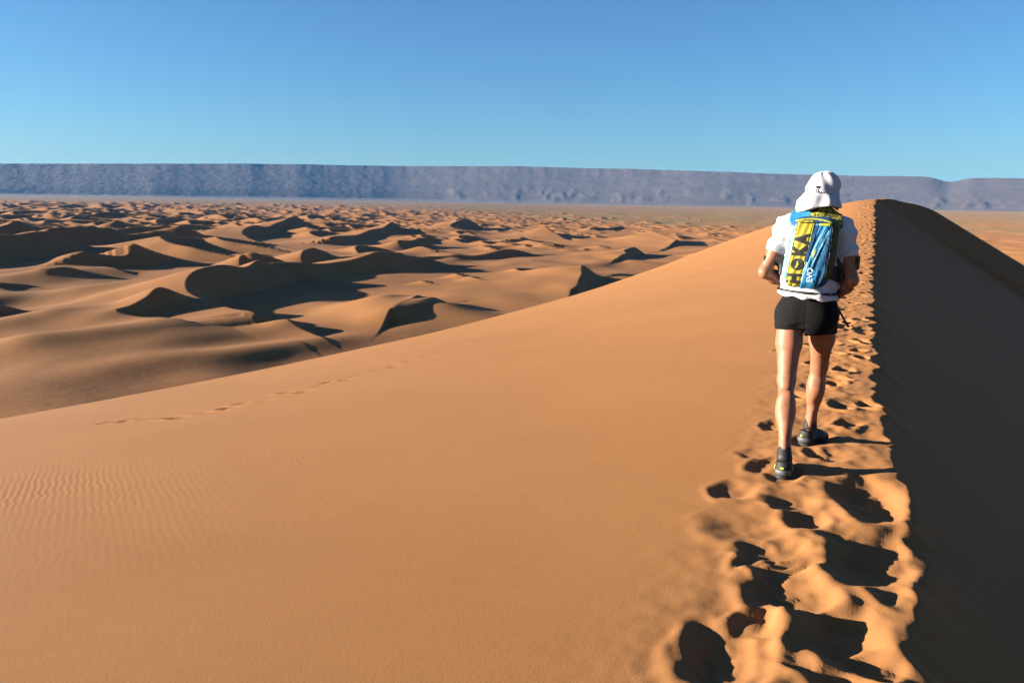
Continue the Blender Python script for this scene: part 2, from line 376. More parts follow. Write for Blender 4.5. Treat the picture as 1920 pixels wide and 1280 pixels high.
def build_field():
    rng = random.Random(11)
    az = np.concatenate([np.linspace(-48, 42, 920), np.linspace(45, 309, 50)])
    az = np.radians(az)
    dd = np.concatenate([[10, 40, 80, 110, 130], np.exp(np.linspace(math.log(140), math.log(1500), 510)), np.exp(np.linspace(math.log(1508), math.log(5200), 130)), [6000, 7000, 8500, 10000, 12500, 16000]])
    D, A = np.meshgrid(dd, az, indexing='ij')
    X = D * np.sin(A); Y = D * np.cos(A)
    # gentle floor
    near = 1 - sstep(3000, 5000, D)
    floor = near * (1.0 * perlin(X / 55, Y / 55, 1) + 1.9 * np.exp(-(perlin(X / 48 + 9, Y / 75, 4) * 3.4) ** 2) * sstep(-.2, .3, perlin(X / 120, Y / 120, 6)) + 2.2 * perlin(X / 170, Y / 170, 2) + .35 * perlin(X / 16, Y / 22, 3))
    dune = np.zeros_like(D)
    # warp so that no outline is a perfect curve
    WX = X + 3.6 * perlin(X / 30, Y / 30, 51) + .15 * perlin(X / 9, Y / 9, 52); WY = Y + 3.6 * perlin(X / 30, Y / 30, 53) + .15 * perlin(X / 9, Y / 9, 54)
    # many barchans of the open field
    def barchan(cx, cy, wid, h, wind):
        c, s = math.sin(wind), math.cos(wind)          # unit vector down wind
        R = wid * 2.6
        d0 = math.hypot(cx, cy); a0 = math.atan2(cx, cy)
        i0, i1 = np.searchsorted(dd, [d0 - R, d0 + R]); da = R / d0
        j0, j1 = np.searchsorted(az, [a0 - da, a0 + da])
        if i1 - i0 < 1 or j1 - j0 < 1: return
        sl = (slice(i0, i1), slice(j0, j1))
        dx = WX[sl] - cx; dy = WY[sl] - cy
        x = dx * c + dy * s; y = dx * s - dy * c
        v = y / wid
        hb = h * np.clip(1 - v * v, 0, 1) ** .8
        xb = wid * (.95 * v * v - .15)
        Lw = 4.6 * h + wid * .35
        q = np.clip((xb - x) / Lw, 0, 1)
        zz = np.where(x < xb, hb * (1 - q) ** 1.3 * (1 - q * q), hb - (x - xb) * .62)
        dune[sl] = np.maximum(dune[sl], zz)
    def inside_view_gap(x, y):
        for p in HP:
            if np.min(np.hypot(p[:, 0] - x, p[:, 1] - y)) < 46: return True
        return False
    HP = [catmull(b[1], 4) for b in BRINKS]
    for i in range(5200):
        a = rad(rng.uniform(-50, 20)); d = 330 * math.exp(rng.random() ** .75 * math.log(4300 / 330))
        x, y = d * math.sin(a), d * math.cos(a)
        edge = 3900 - 2500 * sstep(-12, 14, math.degrees(a))      # the field thins out to the right
        if d > edge * rng.uniform(.75, 1.15): continue
        if d < 950 and inside_view_gap(x, y): continue
        if d < 620 and rng.random() < .7: continue
        if d < 1000 and rng.random() < .55: continue
        left = 1 - sstep(-30, 6, math.degrees(a))
        h = rng.uniform(.9, 2.6) + (1.2 + 5.5 * left) * rng.random() ** 2 + (2.2 * left if d > 600 else 0)
        if d < 600: h = rng.uniform(.7, 2.4)
        if d > 1400: h *= 1.15
        barchan(x, y, h * rng.uniform(4.2, 8.5), h, rad(rng.gauss(94, 20)))
    # the large dunes one can tell apart
    for Lw, pts in BRINKS:
        pts = [tuple(v) for v in pts]
        a, b = pts[0], pts[-1]
        if a[2] > 4.2: pts = [(a[0] + 1.1 * a[2], a[1] - 2.4 * a[2], .2), (a[0] + .25 * a[2], a[1] - 1.1 * a[2], a[2] * .6)] + pts
        if b[2] > 3: pts = pts + [(b[0] + .45 * b[2], b[1] + 1.1 * b[2], b[2] * .6), (b[0] + 1.5 * b[2], b[1] + 2.4 * b[2], .2)]
        p = catmull(pts, 8)
        hm = p[:, 2].max(); Lw = max(Lw, 5.2 * hm); R = max(Lw, hm * 2) + 8
        cx, cy = p[:, 0].mean(), p[:, 1].mean(); R2 = R + np.hypot(p[:, 0] - cx, p[:, 1] - cy).max()
        d0 = math.hypot(cx, cy); a0 = math.atan2(cx, cy)
        i0, i1 = np.searchsorted(dd, [d0 - R2, d0 + R2]); da = R2 / d0
        j0, j1 = np.searchsorted(az, [a0 - da, a0 + da]); sl = (slice(i0, i1), slice(j0, j1))
        k = .45
        x = X[sl] * (1 - k) + WX[sl] * k; y = Y[sl] * (1 - k) + WY[sl] * k
        best = np.full(x.shape, 1e9); far = np.zeros(x.shape); sig = .30 * Lw; hh = np.zeros(x.shape); sg = np.zeros(x.shape)
        for m in range(len(p) - 1):
            ax, ay, ah = p[m]; bx, by, bh = p[m + 1]
            ex, ey = bx - ax, by - ay; l2 = ex * ex + ey * ey + 1e-9
            t = np.clip(((x - ax) * ex + (y - ay) * ey) / l2, 0, 1)
            qx = x - ax - t * ex; qy = y - ay - t * ey
            d2 = qx * qx + qy * qy
            up = d2 < best - 1e-9
            best = np.where(up, d2, best); hh = np.where(up, ah + t * (bh - ah), hh)
            cr = ex * qy - ey * qx                       # >0 on the left of the walk, <0 on the lee side
            sg = np.where(up, cr, sg)
            far += .5 * (ah + bh) * math.sqrt(l2) * np.exp(-d2 / (2 * sig * sig))
        ds = np.sqrt(best)
        far = np.minimum(far / (sig * 2.5066) * np.exp(np.minimum(best, 9 * sig * sig) / (2 * sig * sig)), hm)
        bl = sstep(0, .45 * Lw, ds)
        q = np.clip(ds / Lw, 0, 1)
        hw = hh * (1 - bl) + far * bl
        zz = np.where(sg > 0, hw * (1 - q) ** 1.2 * (1 - .5 * q * q), hh - ds * .64)
        dune[sl] = np.maximum(dune[sl], zz)
    dune = np.maximum(dune, 0)
    # low smooth whalebacks of sand: x, y, height, half length, half width, heading
    for cx, cy, h, a, b, r in MOUNDS:
        c, q = math.sin(rad(r)), math.cos(rad(r)); u = (X - cx) * c + (Y - cy) * q; v = (X - cx) * q - (Y - cy) * c
        dune = dune + h * np.exp(-(u / (a * 1.3)) ** 2 - ((v + .25 * b * np.tanh(u / a)) / b) ** 2) * sstep(6, 2, dune)
    z = FLOOR + floor + dune
    me = mesh_np('dune_field', np.stack([X, Y, z], -1).reshape(-1, 3), grid_quads(*D.shape, wrap=True)[:, ::-1])
    deg = np.degrees(A)
    gravel = (1 - sstep(.15, 1.6, dune)) * sstep(.15, -.2, perlin(X / 60 + 5, Y / 60, 61) - .25 * (1 - sstep(230, 330, D))) * (1 - sstep(380, 900, D)) * .9
    gravel = np.maximum(gravel, (1 - sstep(185, 300, D + .5 * X)) * .75 * (1 - sstep(.3, 2, dune)))
    edge = 1250 + 1500 * (1 - sstep(-14, 10, deg))
    scrub = sstep(edge, edge * 1.35, D + 120 * perlin(X / 260, Y / 260, 71)) * (1 - sstep(.5, 2.5, dune))
    float_attr(me, 'gravel', gravel); float_attr(me, 'scrub', scrub)
    add_obj('desert_ground', me, sand_field(), kind='structure')
build_field()

# ------------------------------------------------------------------ escarpment
def build_escarpment():
    az = np.radians(np.linspace(-62, 60, 900)); n = 90
    q = np.concatenate([np.linspace(0, 1, 55), np.linspace(1.03, 2.2, 6)])
    deg = np.degrees(az)
    base_r = 9000 + 260 * perlin(deg / 9, deg * 0 + .5, 81) + 25 * perlin(deg / 2.2, deg * 0 + .5, 82) - 700 * sstep(-5, 35, deg)
    depth = 1250.0
    top = np.interp(deg, [-62, -31, -17, 0, 8, 18, 24, 31, 60], [250, 280, 350, 382, 360, 310, 292, 274, 230]) + 5 * perlin(deg / 3, deg * 0, 83) + 3 * perlin(deg / .8, deg * 0, 84)
    top = top - 42 * np.exp(-((deg - 26.6) / .75) ** 2) - 8 * sstep(24.2, 26.2, deg)
    Q, A = np.meshgrid(q, az, indexing='ij')
    gull = fbm(A * 57.3 * 1.1, Q * 1.2, 5, 90, .55)
    tilt = A * 57.3 * .9 + Q * 3.2
    str1 = fbm(tilt * 1.3, Q * .6 + 3, 4, 95, .6)
    R = base_r[None] + Q * depth + 22 * gull * np.clip(Q, 0, 1)
    prof = .12 * sstep(0, .4, Q) + .88 * np.clip((Q - .22) / .78, 0, 1) ** 1.05
    prof = np.clip(prof, 0, 1)
    low = fbm(A * 57.3 * .9, Q * 2.5, 3, 101, .55)
    hills = np.maximum(low - .05, 0) * 34 * np.exp(-((Q - .33) / .16) ** 2) * sstep(-14, 4, np.degrees(A))
    ruff = (2.2 * gull + 3.2 * str1) * np.clip(prof * 1.6, 0, 1) * np.clip((1.02 - Q) / .3, 0, 1)
    z = FLOOR - 1 + prof * (top[None] + 38) + ruff + hills
    z = np.where(Q >= 1, FLOOR + (top[None] + 38) * np.ones_like(Q), z)
    X = R * np.sin(A); Y = R * np.cos(A)
    me = mesh_np('escarpment', np.stack([X, Y, z], -1).reshape(-1, 3), grid_quads(*Q.shape)[:, ::-1])
    k = NT('escarpment_rock'); b = k.b
    geo = k.n('ShaderNodeNewGeometry'); P = geo.outputs['Position']
    mp = k.n('ShaderNodeMapping', Scale=(1, 1, 8)); mp.inputs['Rotation'].default_value = (0, rad(5), 0); k.l(P, mp.inputs['Vector'])
    s = k.noise(mp.outputs[0], .0022, 5, .6)
    c = k.ramp(s, [(.3, (.026, .018, .0165)), (.5, (.038, .027, .0235)), (.7, (.055, .039, .032))])
    k.l(c, b.inputs['Base Color']); b.inputs['Roughness'].default_value = .95
    k.l(k.bump(k.noise(P, .011, 4, .6), .4, 22), b.inputs['Normal'])
    add_obj('escarpment', me, k.m, kind='structure')
build_escarpment()

# ------------------------------------------------------------------ scattered bushes on the far plain
def build_scrub():
    rng = random.Random(77); V_ = []; Fc = []
    for i in range(700):
        a = rad(rng.uniform(-22, 40)); d = 1500 * math.exp(rng.random() * math.log(5.0))
        if d < 1400 + 1500 * (1 - float(sstep(-14, 10, math.degrees(a)))): continue
        r = rng.uniform(.8, 2.0) * (1.5 if rng.random() < .15 else 1); x, y = d * math.sin(a), d * math.cos(a); b = len(V_)
        for k in range(6):
            t = k * math.pi / 3 + rng.random(); q = r * rng.uniform(.75, 1.2)
            V_.append((x + q * math.cos(t), y + q * math.sin(t), FLOOR + .1)); V_.append((x + q * .95 * math.cos(t + .4), y + q * .95 * math.sin(t + .4), FLOOR + r * rng.uniform(.5, .9)))
        V_.append((x, y, FLOOR + r * 1.2))
        for k in range(6):
            p, n = b + 2 * k, b + 2 * ((k + 1) % 6)
            Fc += [(p, n, n + 1), (p, n + 1, p + 1), (p + 1, n + 1, b + 12)]
    k = NT('dry_scrub'); geo = k.n('ShaderNodeNewGeometry')
    k.l(k.ramp(k.noise(geo.outputs['Position'], .05, 2), [(.3, (.045, .042, .018)), (.7, (.075, .062, .03))]), k.b.inputs['Base Color']); k.b.inputs['Roughness'].default_value = .9
    add_obj('scrub', mesh_np('scrub', np.array(V_), np.array(Fc), False), k.m, kind='stuff')
build_scrub()

# ------------------------------------------------------------------ desert air
def build_haze():
    bm = bmesh.new(); bmesh.ops.create_cube(bm, size=1.0)
    me = bpy.data.meshes.new('haze'); bm.to_mesh(me); bm.free()
    o = add_obj('haze', me, kind='stuff')
    lo, hi = -44.0, 520.0
    o.scale = (36000, 36000, hi - lo); o.location = (0, 0, (hi + lo) / 2)
    m = bpy.data.materials.new('desert_haze'); m.use_nodes = True; t = m.node_tree
    for nd in list(t.nodes):
        if nd.type == 'BSDF_PRINCIPLED': t.nodes.remove(nd)
    pv = t.nodes.new('ShaderNodeVolumePrincipled')
    pv.inputs['Color'].default_value = (0.15, 0.44, 0.98, 1)
    pv.inputs['Density'].default_value = 0.0000127
    pv.inputs['Anisotropy'].default_value = 0.0
    t.links.new(pv.outputs[0], t.nodes['Material Output'].inputs['Volume'])
    me.materials.append(m)
build_haze()

# ================================================================== the walker
# shapes are distance fields meshed with surface nets, so limbs and cloth are continuous surfaces
class Field:
    def __init__(self, lo, hi, h):
        self.lo = np.array(lo, float); self.h = h
        n = np.ceil((np.array(hi) - self.lo) / h).astype(int) + 1
        self.ax = [self.lo[i] + h * np.arange(n[i]) for i in range(3)]
        self.v = np.full(n, 1.0, np.float32)
    def sl(self, lo, hi):
        s = []
        for i in range(3):
            a, b = np.searchsorted(self.ax[i], [lo[i], hi[i]]); s.append(slice(max(a - 1, 0), min(b + 1, len(self.ax[i]))))
        return tuple(s)
    def co(self, s):
        return (self.ax[0][s[0]][:, None, None], self.ax[1][s[1]][None, :, None], self.ax[2][s[2]][None, None, :])
    @property
    def full(self): return self.co((slice(None),) * 3)
    def join(self, s, d, k):
        a = self.v[s]
        if k <= 0: self.v[s] = np.minimum(a, d); return
        h = np.maximum(k - np.abs(a - d), 0) / k
        self.v[s] = np.minimum(a, d) - h * h * k * .25
    def cap(self, a, b, ra, rb, k=.02, f=1.0):
        a = np.array(a, float); b = np.array(b, float); m = max(ra, rb) * max(1, f) + k + .03
        s = self.sl(np.minimum(a, b) - m, np.maximum(a, b) + m); X, Y, Z = self.co(s)
        e = b - a; t = np.clip(((X - a[0]) * e[0] + (Y - a[1]) * e[1] + (Z - a[2]) * e[2]) / (e @ e), 0, 1)
        d = (np.sqrt((X - a[0] - t * e[0]) ** 2 + ((Y - a[1] - t * e[1]) / f) ** 2 + (Z - a[2] - t * e[2]) ** 2) - ra - t * (rb - ra)) * min(1, f)
        self.join(s, d.astype(np.float32), k)
    def ell(self, c, r, k=.02):
        c = np.array(c, float); r = np.array(r, float); m = r + k + .03
        s = self.sl(c - m, c + m); X, Y, Z = self.co(s)
        x, y, z = (X - c[0]) / r[0], (Y - c[1]) / r[1], (Z - c[2]) / r[2]
        k0 = np.sqrt(x * x + y * y + z * z); k1 = np.sqrt((x / r[0]) ** 2 + (y / r[1]) ** 2 + (z / r[2]) ** 2) + 1e-6
        self.join(s, (k0 * (k0 - 1) / k1).astype(np.float32), k)
    def cut(self, d, k=.0):                       # keep where d < 0
        if k > 0:
            h = np.maximum(k - np.abs(self.v - d), 0) / k
            self.v = (np.maximum(self.v, d) + h * h * k * .25).astype(np.float32)
        else: self.v = np.maximum(self.v, d).astype(np.float32)
    def sample(self, P):
        g = [(P[:, i] - self.lo[i]) / self.h for i in range(3)]
        i = [np.clip(np.floor(x).astype(int), 0, self.v.shape[k] - 2) for k, x in enumerate(g)]
        f = [x - y for x, y in zip(g, i)]
        out = 0
        for dx in (0, 1):
            for dy in (0, 1):
                for dz in (0, 1):
                    wgt = (f[0] if dx else 1 - f[0]) * (f[1] if dy else 1 - f[1]) * (f[2] if dz else 1 - f[2])
                    out = out + wgt * self.v[i[0] + dx, i[1] + dy, i[2] + dz]
        return out
    def mesh(self, name, relax=1):
        v = self.v.copy(); v[0] = v[-1] = 1; v[:, 0] = v[:, -1] = 1; v[:, :, 0] = v[:, :, -1] = 1
        ins = v < 0
        n = np.array(v.shape) - 1
        acc = np.zeros((*n, 3), np.float32); cnt = np.zeros(n, np.float32)
        def cs(o): return tuple(slice(o[i], o[i] + n[i]) for i in range(3))
        corners = [(a, b, c) for a in (0, 1) for b in (0, 1) for c in (0, 1)]
        for p in corners:
            for ax in range(3):
                if p[ax]: continue
                q = list(p); q[ax] = 1
                A = v[cs(p)]; B = v[cs(q)]; m = (A < 0) != (B < 0)
                if not m.any(): continue
                t = A[m] / (A[m] - B[m])
                pos = np.tile(np.array(p, np.float32), (len(t), 1)); pos[:, ax] += t
                acc[m] += pos; cnt[m] += 1
        cell = cnt > 0
        idx = np.full(n, -1, np.int64); ids = np.argwhere(cell); idx[cell] = np.arange(len(ids))
        P = (ids + acc[cell] / cnt[cell][:, None]) * self.h + self.lo
        Q = []
        for ax in range(3):
            o1, o2 = [(1, 2), (2, 0), (0, 1)][ax]
            sa = [slice(1, n[i]) for i in range(3)]; sa[ax] = slice(0, n[ax]); sb = list(sa); sb[ax] = slice(1, n[ax] + 1)
            A = ins[tuple(sa)]; B = ins[tuple(sb)]
            for flip, m in ((False, A & ~B), (True, ~A & B)):
                e = np.argwhere(m)
                if not len(e): continue
                e = e.copy()
                for i in range(3):
                    if i != ax: e[:, i] += 1
                def c(d1, d2):
                    f = e.copy(); f[:, o1] -= d1; f[:, o2] -= d2; return idx[f[:, 0], f[:, 1], f[:, 2]]
                q = np.stack([c(1, 1), c(0, 1), c(0, 0), c(1, 0)], -1)
                Q.append(q[:, ::-1] if flip else q)
        Q = np.concatenate(Q)
        for _ in range(relax):                    # light Laplacian relax along the surface
            s = np.zeros_like(P); w_ = np.zeros(len(P))
            for i, j in ((0, 1), (1, 2), (2, 3), (3, 0)):
                np.add.at(s, Q[:, i], P[Q[:, j]]); np.add.at(s, Q[:, j], P[Q[:, i]])
                np.add.at(w_, Q[:, i], 1); np.add.at(w_, Q[:, j], 1)
            P = P * .5 + .5 * s / w_[:, None]
        return mesh_np(name, P, Q)

def wob(X, Y, Z, fr, seed):
    r = random.Random(seed); t = 0
    for i in range(5):
        a, b, c = (r.uniform(-1, 1) * fr for _ in range(3)); t = t + np.sin(a * X + b * Y + c * Z + r.uniform(0, 6.28))
    return t / 5

def simple(name, col, rough=.7, var=.1, scale=60, bump=.0, spec=.3, sss=0.0):
    k = NT(name); b = k.b
    tc = k.n('ShaderNodeTexCoord'); P = tc.outputs['Object']
    n_ = k.noise(P, scale, 4, .6)
    c = k.ramp(n_, [(.25, tuple(v * (1 - var) for v in col)), (.75, tuple(min(1, v * (1 + var)) for v in col))])
    k.l(c, b.inputs['Base Color']); b.inputs['Roughness'].default_value = rough
    b.inputs['Specular IOR Level'].default_value = spec
    if sss: b.inputs['Subsurface Weight'].default_value = sss; b.inputs['Subsurface Radius'].default_value = (.012, .005, .003); b.inputs['Subsurface Scale'].default_value = 1.0
    if bump:
        k.l(k.bump(k.noise(P, scale * 2.2, 3, .6), bump, .004), b.inputs['Normal'])
    return k.m

M_skin = simple('skin', (.185, .075, .040), .55, .25, 14, .12, .3, .08)
M_white = simple('white_cloth', (.36, .36, .375), .85, .03, 40, .25, .15)
M_hat = simple('hat_cloth', (.34, .34, .36), .85, .03, 60, .2, .15)
M_short = simple('black_lycra', (.0036, .0036, .004), .9, .25, 50, .25, .12)
M_black = simple('black_webbing', (.005, .005, .0055), .6, .3, 120, .2, .3)
M_blue = simple('pack_blue', (0.0087, 0.0740, 0.1653), .5, .22, 30, .35, .4)
M_blue2 = simple('pack_mid_blue', (0.0104, 0.1087, 0.2262), .5, .22, 30, .35, .4)
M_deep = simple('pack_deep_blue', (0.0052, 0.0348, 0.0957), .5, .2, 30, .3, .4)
M_cyan = simple('pack_pale_blue', (0.0870, 0.2349, 0.3132), .5, .4, 45, .4, .4)
M_yel = simple('pack_yellow', (0.2001, 0.1740, 0.0104), .6, .2, 35, .35, .3)
M_olive = simple('pack_olive', (0.0391, 0.0435, 0.0070), .65, .35, 60, .3, .3)
M_lime = simple('pack_lime', (0.2262, 0.2523, 0.0174), .55, .12, 40, .2, .3)
M_pale = simple('print_white', (.34, .42, .46), .5, .05, 40)
M_sole = simple('shoe_rubber', (.009, .009, .0095), .7, .3, 60, .3, .3)
M_shoe = simple('shoe_mesh', (.0045, .0045, .005), .65, .4, 90, .4, .3)
M_grey = simple('shoe_grey', (.045, .047, .05), .55, .25, 70, .3, .4)
M_red = simple('shoe_red', (.16, .02, .015), .6, .15, 70, .2, .3)
def camo():
    k = NT('pack_patterned'); b = k.b; tc = k.n('ShaderNodeTexCoord')
    n_ = k.noise(tc.outputs['Object'], 75, 2, .5)
    k.l(k.ramp(n_, [(.44, (.01, .012, .008)), (.50, (.23, .21, .012)), (.62, (.26, .25, .015)), (.68, (.01, .05, .07))]), b.inputs['Base Color'])
    b.inputs['Roughness'].default_value = .6
    return k.m
M_camo = camo()

# ---- joints, metres; x right, y the way the person walks, z up, origin on the sand between the feet
J = dict(hipL=(-.106, .0, .91), kneeL=(-.094, -.115, .50), ankL=(-.052, -.385, .075),
         hipR=(.090, .05, .91), kneeR=(.072, .315, .53), ankR=(.036, .425, .085),
         shL=(-.172, .07, 1.452), elL=(-.284, .015, 1.165), wrL=(-.135, .195, 1.07),
         shR=(.167, .08, 1.440), elR=(.240, .005, 1.140), wrR=(.135, .185, 1.0))
V = lambda n: np.array(J[n])
def lerp(a, b, t): return np.array(a) * (1 - t) + np.array(b) * t

def leg(F, hip, kn, an, k=.03, grow=0.0):
    m = lerp(hip, kn, .45) + (0, .012, 0)
    F.cap(hip, m, .084 + grow, .076 + grow, k); F.cap(m, kn, .076 + grow, .053 + grow, k)
    F.ell(lerp(hip, kn, .35) + (0, .03, 0), (.066, .07, .15), k)
    if grow: return
    F.ell(np.array(kn) + (0, .022, 0), (.042, .035, .052), k)
    c = lerp(kn, an, .33) + (0, -.022, 0)
    F.cap(kn, lerp(kn, an, .5), .048, .048, k)
    F.ell(c + (-.008, -.006, 0), (.049, .055, .105), .03); F.ell(c + (.022, -.006, .012), (.036, .047, .088), .025)
    F.cap(lerp(kn, an, .42), lerp(kn, an, .93), .050, .0305, k)
    F.cap(lerp(kn, an, .85), an, .033, .036, .02)
    F.cap(lerp(kn, an, .72) + (0, -.03, 0), np.array(an) + (0, -.034, 0), .010, .011, .018)   # Achilles tendon
def hand(F, wr, el, side):
    d = np.array(wr) - np.array(el); d = d / np.linalg.norm(d)
    inw = np.array([-side, 0, 0.0]); up = np.array([0, 0, 1.0])
    palm = np.array(wr) + d * .045 + inw * .006
    F.cap(np.array(wr), palm, .026, .034, .02)
    base = np.array(wr) + d * .08
    for i, (off, ln) in enumerate(((.030, .038), (.010, .043), (-.010, .041), (-.029, .032))):   # curled round the strap
        p0 = base + up * off; p1 = p0 + d * ln * .8 + inw * .012; p2 = p1 + inw * ln * .8 - d * .004; p3 = p2 - d * ln * .5 + inw * .004
        F.cap(p0 - d * .03, p1, .0105, .0095, .004); F.cap(p1, p2, .0095, .0088, .003); F.cap(p2, p3, .0088, .0075, .003)
    t0 = np.array(wr) + d * .03 + up * .026
    F.cap(t0, t0 + d * .035 + up * .018 + inw * .012, .014, .011, .008); F.cap(t0 + d * .035 + up * .018 + inw * .012, t0 + d * .058 + inw * .032 + up * .010, .011, .009, .004)

def foot_bones(F, an, ang):
    s, c = math.sin(ang), math.cos(ang); an = np.array(an)
    def w_(x, y, z): return an + (x * c + y * s, -x * s + y * c, 0) + np.array([0, 0, z - an[2]])
    F.cap(w_(0, -.03, .0), w_(0, .12, -.012), .034, .03, .02, 1)
    return w_
ANGL, ANGR = rad(-4), rad(27)

def body_mesh():
    F = Field((-.42, -.60, -.10), (.36, .70, 1.86), .0068)
    F.cap((-.005, .035, .96), (-.008, .06, 1.14), .145, .125, .05, .72)
    F.cap((-.008, .06, 1.14), (-.005, .075, 1.36), .125, .150, .05, .66)
    F.cap((-.12, .075, 1.43), (.115, .08, 1.425), .075, .075, .06)
    F.ell((-.07, -.01, .90), (.085, .085, .10), .04); F.ell((.065, .01, .90), (.085, .085, .10), .04)
    F.cap((.0, .085, 1.46), (.012, .125, 1.60), .056, .052, .04)
    # head: skull, jaw, nose, lips, ears
    F.ell((.022, .145, 1.695), (.074, .094, .092), .02); F.ell((.022, .178, 1.635), (.054, .066, .075), .03)
    F.cap((.022, .238, 1.672), (.022, .256, 1.636), .008, .013, .012); F.ell((.022, .236, 1.600), (.024, .014, .012), .008)
    F.ell((.022, .215, 1.566), (.026, .024, .02), .015); F.cap((-.012, .226, 1.692), (.056, .226, 1.692), .009, .009, .012)
    F.ell((-.052, .14, 1.655), (.010, .022, .032), .008); F.ell((.096, .14, 1.655), (.010, .022, .032), .008)
    for s in 'LR':
        leg(F, V('hip' + s), V('knee' + s), V('ank' + s))
        sh, el, wr = V('sh' + s), V('el' + s), V('wr' + s)
        F.cap(sh, lerp(sh, el, .5), .052, .043, .04); F.cap(lerp(sh, el, .45), el, .0435, .037, .03)
        F.ell(lerp(sh, el, .55) + (0, .012, 0), (.040, .042, .075), .03); F.ell(el + (0, -.012, -.006), (.026, .024, .03), .02)
        F.cap(el, lerp(el, wr, .35), .038, .041, .02); F.cap(lerp(el, wr, .35), wr, .041, .026, .03)
        hand(F, wr, el, 1 if s == 'R' else -1)
    foot_bones(F, J['ankL'], ANGL); foot_bones(F, J['ankR'], ANGR)
    return F.mesh('person', 2)

# where the walker stands
PS, PT = 5.65, -.37
PLOC = (PS * eS[0] + PT * eT[0], PS * eS[1] + PT * eT[1], 0.0)
person = add_obj('person', body_mesh(), M_skin, label='person in white shirt and black shorts walking away along the dune crest', category='person')
person.location = PLOC; person.rotation_euler = (0, 0, -RIDGE)

def shirt_field(h=.0058, grow=0.0, lo=(-.36, -.16, .92), hi=(.34, .34, 1.64)):
    F = Field(lo, hi, h)
    F.cap((-.014, .022, .98), (-.010, .055, 1.16), .184 + grow, .163 + grow, .05, .76)
    F.cap((-.010, .06, 1.16), (-.005, .072, 1.36), .165 + grow, .168 + grow, .05, .70)
    F.cap((-.115, .075, 1.452), (.108, .08, 1.44), .082 + grow, .082 + grow, .06); F.cap((0, .085, 1.50), V('shL') + (.02, 0, .0), .070 + grow, .062 + grow, .05); F.cap((0, .085, 1.50), V('shR') + (-.02, 0, 0), .070 + grow, .062 + grow, .05)
    F.cap((0, .08, 1.44), (.006, .105, 1.54), .075 + grow, .066 + grow, .05)
    for s in 'LR':
        sh, el = V('sh' + s), V('el' + s); out = np.array([-.012 if s == 'L' else .012, 0, 0])
        F.cap(sh + (0, 0, -.006), lerp(sh, el, .60) + out, .061 + grow, .056 + grow, .045)
        F.ell(sh + (0, 0, -.012), np.array((.068, .08, .075)) + grow, .04)
    return F
def shirt_mesh():
    F = shirt_field(.006)
    X, Y, Z = F.full
    fold = .0050 * wob(X, Y, Z, 42, 3) + .0035 * wob(X, Y, Z, 90, 4)
    fold = fold + .007 * np.sin(Z * 75 + 26 * X + 9 * Y + 2.4 * wob(X, Y, Z, 16, 8)) * np.exp(-((Z - 1.055) / .06) ** 2)       # bunched above the hem
    fold = fold + .006 * np.sin(60 * (Z - .8 * np.abs(X)) + 3 * wob(X, Y, Z, 18, 5)) * sstep(.16, .22, np.abs(X + .005)) * sstep(1.2, 1.3, Z)
    F.v = F.v + fold.astype(np.float32)
    hem = 1.016 - .085 * X + .006 * np.sin(X * 55)
    F.cut((hem - Z).astype(np.float32) * np.ones_like(F.v), .006)
    F.cut((Z - 1.545 - .35 * (Y - .1)) * np.ones_like(F.v), .004)
    for s in 'LR':                                # sleeve ends
        sh, el = V('sh' + s), V('el' + s); d = (el - sh) / np.linalg.norm(el - sh); e = lerp(sh, el, .56)
        pl = (X - e[0]) * d[0] + (Y - e[1]) * d[1] + (Z - e[2]) * d[2]
        side = ((X < -.20) if s == 'L' else (X > .182)) & (Z > 1.14)
        F.v = np.where(side, np.maximum(F.v, pl), F.v).astype(np.float32)
    return F.mesh('shirt', 1)
add_obj('shirt', shirt_mesh(), M_white, person)

def shorts_mesh():
    F = Field((-.26, -.18, .70), (.26, .28, 1.10), .0054)
    F.cap((-.012, .028, .97), (-.012, .028, .92), .155, .166, .04, .72)
    F.ell((-.080, -.006, .90), (.094, .088, .11), .07); F.ell((.058, .006, .90), (.094, .088, .11), .07)
    for s, x in (('L', -.012), ('R', .006)):
        hp, kn = V('hip' + s), V('knee' + s)
        F.cap(hp + (x, 0, -.0), lerp(hp, kn, .5) + (x * .6, .006, 0), .086, .080, .025); F.ell(lerp(hp, kn, .2) + (0, .03, 0), (.080, .08, .14), .02)
    X, Y, Z = F.full
    F.v = F.v + (.0022 * wob(X, Y, Z, 60, 6) + .0022 * np.sin(Z * 140 + 30 * np.abs(X) + 2 * wob(X, Y, Z, 20, 7)) * np.exp(-((Z - .83) / .05) ** 2)).astype(np.float32)
    F.v = F.v + (.0018 * np.exp(-((X + .008) / .006) ** 2) * (Y < 0)).astype(np.float32)              # centre seam
    F.cut((np.where(X < -.012, .806 + .03 * (X + .1), .782 + .12 * (X - .08) ** 1) - .10 * (Y - .03) - Z) * np.ones_like(F.v), .004)
    return F.mesh('shorts', 1)
add_obj('shorts', shorts_mesh(), M_short, person)

